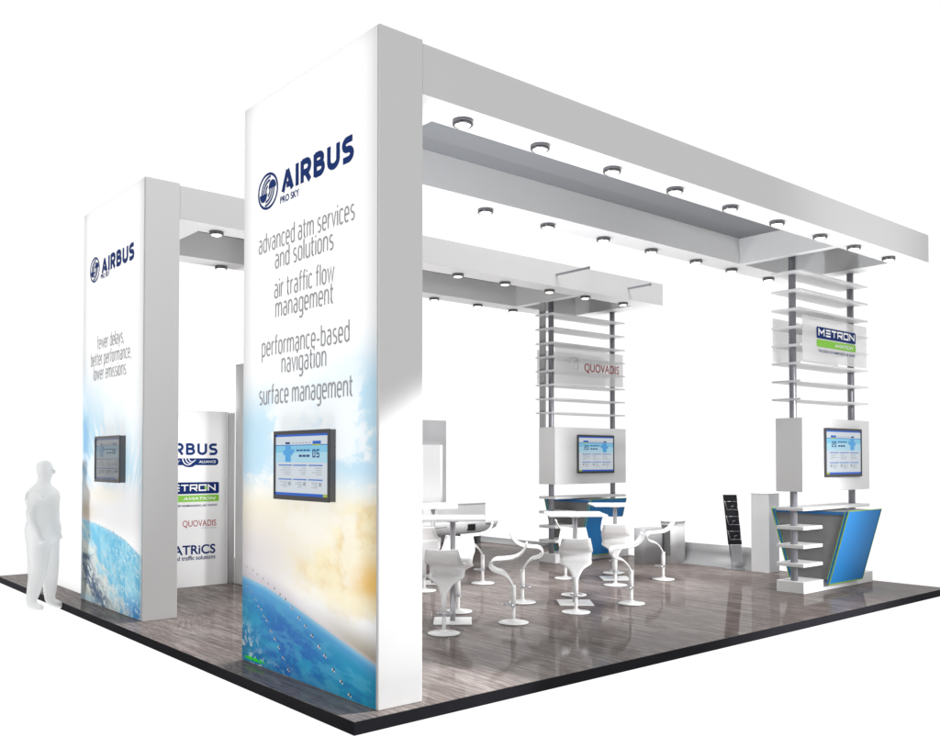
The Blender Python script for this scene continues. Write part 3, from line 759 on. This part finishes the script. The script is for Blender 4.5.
# ------------------------------------------------------------------ logo wall and partitions on the left
lw = thing('logo_wall', (.362, 6.17, 0), 'white wall panel with four company logos behind the rear pillar', 'wall')
bx('panel', M['white'], (0, 1.47, 0, .06, .0005, 2.25), lw, .003)
bx('edge_trim', M['gloss'], (1.471, 1.495, -.004, .064, .0005, 2.25), lw, .002)
F = Frame((-.362, -.0005, 0), (1, 0, 0), (0, 0, 1), (0, -1, 0))
bm = bmesh.new(); word(bm, F, 'AIRBUS', .90, 1.715, 1.685, .145, t=.2, gap=.11)
poly(bm, F, rrect(.91, 1.725, 1.552, 1.64, .038), .002); poly(bm, F, arc(1.33, 1.57, .085, .045, 180, 360, 16), .0024)
text_bm(bm, F, 'ATRiCS', 1.13, 1.69, .415, cap=.118, bold=.02)
text_bm(bm, F, 'advanced traffic solutions', .95, 1.69, .342, xh=.042, bold=.012)
poly(bm, F, rrect(.91, 1.735, 1.185, 1.333, .02), .002)
text_bm(bm, F, 'THE SCIENCE OF HARMONIZING AIR TRAFFIC', .94, 1.715, 1.022, cap=.026, bold=.012)
obj('blue_lettering', bm, M['navy'], lw)
bm = bmesh.new(); poly(bm, F, rrect(.91, 1.735, 1.083, 1.168, .015), .002); 
poly(bm, F, [(1.535, 1.243), (1.575, 1.243), (1.575, 1.272), (1.535, 1.272)], .0055); obj('green_field', bm, M['lime2'], lw)
bm = bmesh.new(); word(bm, F, 'METRON', .97, 1.69, 1.222, .082, t=.16, gap=.12, d=.004, sq=True)
text_bm(bm, F, 'AVIATION', 1.25, 1.69, 1.108, cap=.036, d=.004, slant=.25, bold=.015)
text_bm(bm, F, 'PROSKY', .95, 1.21, 1.58, cap=.034, d=.004, slant=.1, bold=.012); text_bm(bm, F, 'ALLIANCE', 1.46, 1.69, 1.58, cap=.034, d=.004, slant=.1, bold=.012)
for k in range(3): ribbon(bm, F, arc(1.315+.028*k, 1.655, .075-.012*k, .10-.02*k, 190, 330, 14), .014, .004, t2=.006)
obj('white_lettering', bm, M['wvinyl'], lw)
bm = bmesh.new(); text_bm(bm, F, 'QUOVADIS', 1.25, 1.70, .768, cap=.082, bold=.004); obj('red_lettering', bm, M['red'], lw)
bm = bmesh.new(); text_bm(bm, F, 'an airbus company', 1.50, 1.70, .738, xh=.013); obj('small_lettering', bm, M['textgrey'], lw)
def rounded_post(b):
    n = 14; P = [(.05*math.cos(PI*i/n-PI), .05*math.sin(PI*i/n-PI)) for i in range(n+1)]
    A = [b.verts.new((x, y, .0005)) for x, y in P]; B = [b.verts.new((x, y, 2.24)) for x, y in P]
    for i in range(n+1): b.faces.new((A[i], A[(i+1)%(n+1)], B[(i+1)%(n+1)], B[i])).smooth = i < n
    b.faces.new(A); b.faces.new(B)
rp = bmobj('corner_post', M['satin'], rounded_post, loc=(1.915, 6.20, 0)); tag(rp, 'half round grey post at the right edge of the logo wall', 'post')
pw = thing('partition_wall', (1.945, 5.3, 0), 'tall grey partition between the logo wall and the front pillar', 'wall')
bmobj('panel', M['white'], lambda b: box(b, 0, .06, 0, .83, .0005, 2.86, bev=.003), pw)
bmobj('cap_strip', M['satin'], lambda b: box(b, -.004, .064, 0, .83, 2.8605, 2.875, bev=.002), pw)
gw = thing('side_wall', (.11, D+W+.004, 0), 'plain white low wall behind the ghosted figure, left of the rear pillar', 'wall')
bmobj('panel', M['white'], lambda b: box(b, 0, .05, 0, 2.78, .0005, 2.235, bev=.003), gw)
bmobj('edge_trim', M['gloss'], lambda b: box(b, -.002, .052, 2.781, 2.80, .0005, 2.235, bev=.002), gw)

# ------------------------------------------------------------------ back of the stand
bc = thing('storage_wall', (6.6, 8.7, 0), 'tall grey storage wall at the far back, seen beside the front pillar', 'wall')
bmobj('panel', M['greypanel'], lambda b: box(b, 0, .99, 0, .10, .0005, 2.38, bev=.004), bc)
def door(b):
    n = 10; P = [(0, 0), (0, -.05)]+[(.80+.09*math.sin(PI/2*i/n), -.05*math.cos(PI/2*i/n)) for i in range(n+1)]
    A = [b.verts.new((x, y-.001, .02)) for x, y in P]; B = [b.verts.new((x, y-.001, 1.9)) for x, y in P]
    for i in range(len(P)): b.faces.new((A[i], A[(i+1)%len(P)], B[(i+1)%len(P)], B[i])).smooth = i > 1
    b.faces.new(A); b.faces.new(B)
bmobj('door', M['satin'], door, bc)
sb = thing('sideboard', (6.6, 8.15, 0), 'grey box sideboard in front of the far storage wall', 'sideboard')
bmobj('cabinet', M['white'], lambda b: box(b, 0, 1.52, 0, .38, .36, .775, bev=.004), sb)
bmobj('worktop', M['gloss'], lambda b: box(b, -.006, 1.53, -.01, .39, .7755, .80, bev=.003), sb)
for x in (.04, 1.40): bmobj('leg', M['bezelside'], lambda b: box(b, x, x+.07, .08, .30, .0005, .3595, bev=.003), sb)
rb = thing('bench', (5.5, 7.15, 0), 'low rounded grey bench with dark slots behind the first table', 'bench')
def hull(b):
    rows = []
    for i in range(25):
        t = i/24; x = 2.15*t; k = 1.0 if t < .72 else math.sqrt(max(.0, 1-((t-.72)/.28)**2))*.96+.04
        rows.append([b.verts.new((x, .27+dy*(.55+.45*k), .51-(.51-zz)*(.25+.75*k))) for dy, zz in ((-.27, .50), (-.275, .42), (-.24, .35), (-.12, .305), (.12, .305), (.24, .35), (.275, .42), (.27, .50))])
    for A, B in zip(rows, rows[1:]):
        for k in range(8): b.faces.new((A[k], A[(k+1)%8], B[(k+1)%8], B[k])).smooth = True
    b.faces.new(rows[0]); b.faces.new(rows[-1])
bmobj('seat_shell', M['satin'], hull, rb)
bmobj('slot', M['dark'], lambda b: (box(b, 1.32, 1.50, -.006, .05, .37, .485, bev=.004), box(b, .55, .85, -.006, .05, .45, .458), box(b, 1.75, 1.86, .0, .05, .47, .482)), rb)
for x in (.3, 1.2): bmobj('leg', M['bezelside'], lambda b: box(b, x, x+.10, .17, .37, .0005, .31, bev=.003), rb)
# low rounded counter right of the rear tower
rc = thing('low_counter', (8.12, 3.72, 0), 'low grey rounded counter with a dark recess beside the rightmost stool', 'counter')
def pill(b, x0, x1, y0, y1, z0, z1, n=8):
    r = min(x1-x0, y1-y0)*.35; P = rrect(x0, x1, y0, y1, r, n)
    A = [b.verts.new((x, y, z0)) for x, y in P]; B = [b.verts.new((x, y, z1)) for x, y in P]
    for i in range(len(P)): b.faces.new((A[i], A[(i+1)%len(P)], B[(i+1)%len(P)], B[i])).smooth = True
    b.faces.new(A); b.faces.new(B)
bmobj('body', M['satin'], lambda b: pill(b, 0, .36, 0, .30, .0005, .64), rc)
bmobj('top', M['gloss'], lambda b: pill(b, -.01, .37, -.01, .31, .6405, .665), rc)
bmobj('recess', M['greyend'], lambda b: box(b, -.012, .03, .07, .23, .12, .60, bev=.006), rc)
bmobj('wing', M['greypanel'], lambda b: pill(b, -.52, -.02, .16, .40, .0005, .56), rc)
# pedestal and brochure rack
pd = thing('pedestal', (8.21, 2.13, 0), 'tall square grey pedestal behind the right tower', 'pedestal')
bmobj('body', M['white'], lambda b: box(b, 0, .27, 0, .29, .0005, 1.125, bev=.004), pd)
bmobj('top_plate', M['gloss'], lambda b: box(b, -.003, .273, -.003, .293, 1.1255, 1.14, bev=.003), pd)
br_ = thing('brochure_rack', (8.32, 2.72, 0), 'leaning dark brochure rack with three wire pockets left of the pedestal', 'brochure rack')
lean = .12
rx = Vector((.62, -.62, 0)).normalized(); ny = Vector((-.70, -.70, 0)).normalized()
def rack_pt(u, v, d=0): return rx*u+Vector((-.085, .072, 0))*v/1.1+Vector((0, 0, v))+ny*d
def rslab(b, u0, u1, v0, v1, d0, d1):
    V = [b.verts.new(rack_pt(u, v, d)) for d in (d0, d1) for u, v in ((u0, v0), (u1, v0), (u1, v1), (u0, v1))]
    for q in ((3,2,1,0),(4,5,6,7),(0,1,5,4),(1,2,6,5),(2,3,7,6),(3,0,4,7)): b.faces.new([V[i] for i in q])
bmobj('back_plate', M['dark'], lambda b: rslab(b, -.10, .10, .36, 1.10, 0, .01), br_)
bmobj('mast', M['pole'], lambda b: tube(b, [rack_pt(-.075, .015, -.012), rack_pt(-.075, .5, -.012), rack_pt(-.075, 1.09, -.012)], .012, 10), br_)
bmobj('lower_panel', M['greypanel'], lambda b: rslab(b, -.06, .09, .10, .355, 0, .006), br_)
bmobj('base', M['chrome'], lambda b: box(b, -.17, .17, -.14, .14, .001, .012, bev=.003), br_)
for v in (.44, .66, .88):
    bmobj('wire_pocket', M['wire'], lambda b: (tube(b, [rack_pt(-.09, v+.13, .012), rack_pt(-.09, v+.12, .05), rack_pt(-.07, v, .06), rack_pt(.09, v, .06), rack_pt(.09, v+.12, .05), rack_pt(.09, v+.13, .012)], .005, 8),
                                     tube(b, [rack_pt(-.085, v+.12, .05), rack_pt(.085, v+.12, .05)], .004, 8), tube(b, [rack_pt(-.01, v+.005, .06), rack_pt(-.01, v+.05, .055), rack_pt(.03, v+.06, .056)], .005, 8)), br_)
# foot of the back wall, its shade put into a coved shape and grey
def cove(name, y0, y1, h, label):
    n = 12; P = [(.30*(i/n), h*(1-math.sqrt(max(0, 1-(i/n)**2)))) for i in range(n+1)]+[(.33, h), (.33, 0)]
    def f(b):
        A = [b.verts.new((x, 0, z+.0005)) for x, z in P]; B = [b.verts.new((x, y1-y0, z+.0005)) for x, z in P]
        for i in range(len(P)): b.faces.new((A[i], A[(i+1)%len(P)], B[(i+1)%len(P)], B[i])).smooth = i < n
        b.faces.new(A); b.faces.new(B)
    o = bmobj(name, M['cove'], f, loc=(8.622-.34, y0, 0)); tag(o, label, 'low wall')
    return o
cove('shaded_low_wall', 2.45, 4.30, .30, 'low wall, shade put into its coved grey shape, between the brochure rack and the low counter')
cove('shaded_low_wall', 6.9, 8.9, .07, 'very low wall, shade put into its coved grey shape, along the far back edge left of the rear tower')

# ------------------------------------------------------------------ the ghosted person
def person(loc, face, label):
    J = {}; V = []; E = []; Rr = []
    def add(k, x, y, z, rx_, ry_, par=None):
        J[k] = len(V); V.append((x, y, z)); Rr.append((rx_, ry_))
        if par is not None: E.append((J[par], J[k]))
    # x = facing, y = person's left, z = up (height 1.70)
    add('pelvis', 0, 0, .90, .215, .165)
    add('waist', .01, 0, 1.04, .21, .165, 'pelvis'); add('chest', 0, 0, 1.24, .215, .175, 'waist'); add('neck0', -.02, 0, 1.39, .125, .10, 'chest'); add('neck', .0, 0, 1.45, .064, .064, 'neck0')
    add('head0', .02, 0, 1.52, .085, .078, 'neck'); add('head1', .018, 0, 1.595, .122, .098, 'head0'); add('head2', .005, 0, 1.665, .105, .088, 'head1'); add('head3', 0, 0, 1.705, .06, .05, 'head2')
    for s, n in ((1, 'l'), (-1, 'r')):
        add('sh'+n, -.01, s*.135, 1.345, .085, .075, 'neck0'); add('el'+n, -.03, s*.225, 1.08, .064, .058, 'sh'+n); add('wr'+n, .07, s*.22, .86, .036, .034, 'el'+n); add('ha'+n, .10, s*.215, .79, .042, .026, 'wr'+n)
        add('hip'+n, .0, s*.095, .82, .15, .125, 'pelvis'); add('kn'+n, .02*s+.02, s*.10, .47, .105, .09, 'hip'+n); add('an'+n, .06*s-.02, s*.10, .09, .062, .056, 'kn'+n); add('to'+n, .06*s+.13, s*.11, .04, .042, .036, 'an'+n)
    me = bpy.data.meshes.new('person'); me.from_pydata(V, E, [])
    o = bpy.data.objects.new('person', me); COL.objects.link(o)
    sk = o.modifiers.new('skin', 'SKIN'); me.skin_vertices.new() if not me.skin_vertices else None
    for i, r in enumerate(Rr): me.skin_vertices[0].data[i].radius = r
    me.skin_vertices[0].data[0].use_root = True
    ss = o.modifiers.new('sub', 'SUBSURF'); ss.levels = 2; ss.render_levels = 2
    bpy.context.view_layer.update()
    m2 = bpy.data.meshes.new_from_object(o.evaluated_get(bpy.context.evaluated_depsgraph_get()))
    o.modifiers.clear(); o.data = m2; m2.materials.append(M['ghost'])
    for p in m2.polygons: p.use_smooth = True
    o.location = loc; o.rotation_euler = (0, 0, face)
    tag(o, label, 'person')
    # face and ears, coat
    def facebits(b):
        t = bmesh.new(); bmesh.ops.create_icosphere(t, subdivisions=2, radius=1)
        for v in t.verts: v.co = Vector((.112+v.co.x*.026, v.co.y*.018, 1.575+v.co.z*.030))
        merge(b, t)
    bmobj('nose', M['ghost'], facebits, o)
    return o
person((-.45, 6.0, -PH), -.70, 'ghosted pale grey person in profile facing right at the platform edge')

# ------------------------------------------------------------------ camera
cam = bpy.data.cameras.new('camera'); co = bpy.data.objects.new('camera', cam); COL.objects.link(co)
yaw, pit, rol, f = .86757, .02161, .00058, 889.797
fw = Vector((math.cos(yaw)*math.cos(pit), math.sin(yaw)*math.cos(pit), math.sin(pit)))
r_ = Vector((math.sin(yaw), -math.cos(yaw), 0)); u_ = r_.cross(fw)
co.matrix_world = Matrix(((r_.x, u_.x, -fw.x, -3.3048), (r_.y, u_.y, -fw.y, -4.79425), (r_.z, u_.z, -fw.z, 1.63123), (0, 0, 0, 1)))
cam.sensor_width = 36; cam.lens = f/940*36
cam.shift_x = (470-467.644)/940; cam.shift_y = (439.771-368.5)/940
cam.clip_start = .1; cam.clip_end = 500
SC.camera = co

# ------------------------------------------------------------------ light: white world in front of the lens, unseen light added around it
w = bpy.data.worlds.new('World'); SC.world = w; w.use_nodes = True
nt = w.node_tree; N = nt.nodes; L = nt.links
bg = N['Background']; tc = N.new('ShaderNodeTexCoord')
sx = N.new('ShaderNodeSeparateXYZ'); L.new(tc.outputs['Generated'], sx.inputs[0])
def mr(sock, a, b, c, d):
    n = N.new('ShaderNodeMapRange'); n.interpolation_type = 'SMOOTHSTEP'
    for i, v in zip((1, 2, 3, 4), (a, b, c, d)): n.inputs[i].default_value = v
    L.new(sock, n.inputs[0]); return n.outputs[0]
dt = N.new('ShaderNodeVectorMath'); dt.operation = 'DOT_PRODUCT'; dt.inputs[1].default_value = (math.cos(yaw), math.sin(yaw), 0)
L.new(tc.outputs['Generated'], dt.inputs[0])
FRONT, ZEN, NADIR = 1.06, 1.1, 5.0  # unseen brightness added above and below to whiten tops and undersides
dr = N.new('ShaderNodeVectorMath'); dr.operation = 'DOT_PRODUCT'; dr.inputs[1].default_value = (math.sin(yaw), -math.cos(yaw), 0)
L.new(tc.outputs['Generated'], dr.inputs[0])
back = mr(dr.outputs['Value'], -.35, .45, .06, .48)      # made-up surround behind the lens, shaped for side faces: dim left, brighter right
front = mr(dt.outputs['Value'], .28, .50, 0, 1)
def mixv(fac, a, b):
    n = N.new('ShaderNodeMix'); n.data_type = 'FLOAT'; L.new(fac, n.inputs[0])
    for i, v in ((2, a), (3, b)):
        if isinstance(v, (int, float)): n.inputs[i].default_value = v
        else: L.new(v, n.inputs[i])
    return n.outputs[0]
side = mixv(front, back, FRONT)
up = mr(sx.outputs['Z'], .60, .75, 0, 1); dn = mr(sx.outputs['Z'], -.80, -.88, 0, 1)
v1 = mixv(up, side, ZEN); v2 = mixv(dn, v1, NADIR)
L.new(v2, bg.inputs['Strength']); bg.inputs['Color'].default_value = (1, 1, 1, 1)

def sun(name, dir_to, strength, angle, col=(1, 1, 1)):
    l = bpy.data.lights.new(name, 'SUN'); l.energy = strength; l.angle = math.radians(angle); l.color = col
    o = bpy.data.objects.new(name, l); COL.objects.link(o)
    o.rotation_euler = Vector(dir_to).to_track_quat('Z', 'Y').to_euler(); return o
def spot(name, p, target, power, ang, blend, rad=.05, col=(1, 1, 1)):
    l = bpy.data.lights.new(name, 'SPOT'); l.energy = power; l.spot_size = math.radians(ang); l.spot_blend = blend; l.shadow_soft_size = rad; l.color = col
    o = bpy.data.objects.new(name, l); COL.objects.link(o); o.location = p
    o.rotation_euler = (Vector(p)-Vector(target)).to_track_quat('Z', 'Y').to_euler(); return o
def area(name, p, target, power, sx_, sy_):
    l = bpy.data.lights.new(name, 'AREA'); l.shape = 'RECTANGLE'; l.size = sx_; l.size_y = sy_; l.energy = power
    o = bpy.data.objects.new(name, l); COL.objects.link(o); o.location = p
    o.rotation_euler = (Vector(p)-Vector(target)).to_track_quat('Z', 'Y').to_euler(); return o
for nm, y_, z_, P_, w_, h_ in (('front_print_fill', .97, 2.3, 19.5, 1.9, 4.6), ('rear_print_fill', 5.12, 2.3, 19.5, 1.9, 4.6), ('side_wall_fill', 7.55, 1.2, 26, 2.9, 2.6)):
    area(nm, (-3.0, y_, z_), (0, y_, z_), P_, w_, h_).data.spread = math.radians(12)  # unseen lamps added to whiten the two prints and the side wall
area('overhead_fill', (4.4, 2.9, 14), (4.4, 2.9, 0), 2400, 5, 3)  # unseen light added high above to whiten tabletops, stools and floor
spot('front_canopy_fill', (.80, 1.0, .25), (3.2, .4, 4.1), 620, 78, .4, .1, (.92, .95, 1))  # unseen lamp added behind the pillar to whiten the canopy underside
spot('rear_canopy_fill', (2.2, 4.9, .12), (3.6, 5.1, 4.1), 280, 140, .6, .1)  # unseen upward lamp added to whiten the rear canopy from below
spot('front_fill', (6.4, -4.6, 2.2), (5.4, 1.9, .6), 1900, 52, .7, .4)  # added from out of view to brighten stools and floor
spot('pillar_spot', (4.2, -1.5, 4.4), (.30, 0, .66), 3300, 27.5, .4, .10)
spot('tower_spot', (6.2, -3.4, 3.4), (7.6, .8, 1.9), 330, 45, .6, .15)
spot('fascia_glow_fill', (7.0, -4.4, 3.0), (6.7, 0, 4.45), 190, 46, 1, .2)  # unseen lamp added to put a soft flare-like glow on the beam
spot('logo_wall_fill', (2.2, 3.7, 3.0), (1.35, 6.17, .9), 170, 60, .8, .15)  # unseen lamp added to lighten the logo wall

SC.render.engine = 'CYCLES'; SC.cycles.use_denoising = True; SC.cycles.max_bounces = 8; SC.cycles.transparent_max_bounces = 12
try: SC.cycles.denoiser = 'OPENIMAGEDENOISE'
except Exception: pass
SC.cycles.sample_clamp_indirect = 6
vs = SC.view_settings; vs.view_transform = 'Standard'; vs.look = 'None'; vs.gamma = 1; vs.exposure = 0
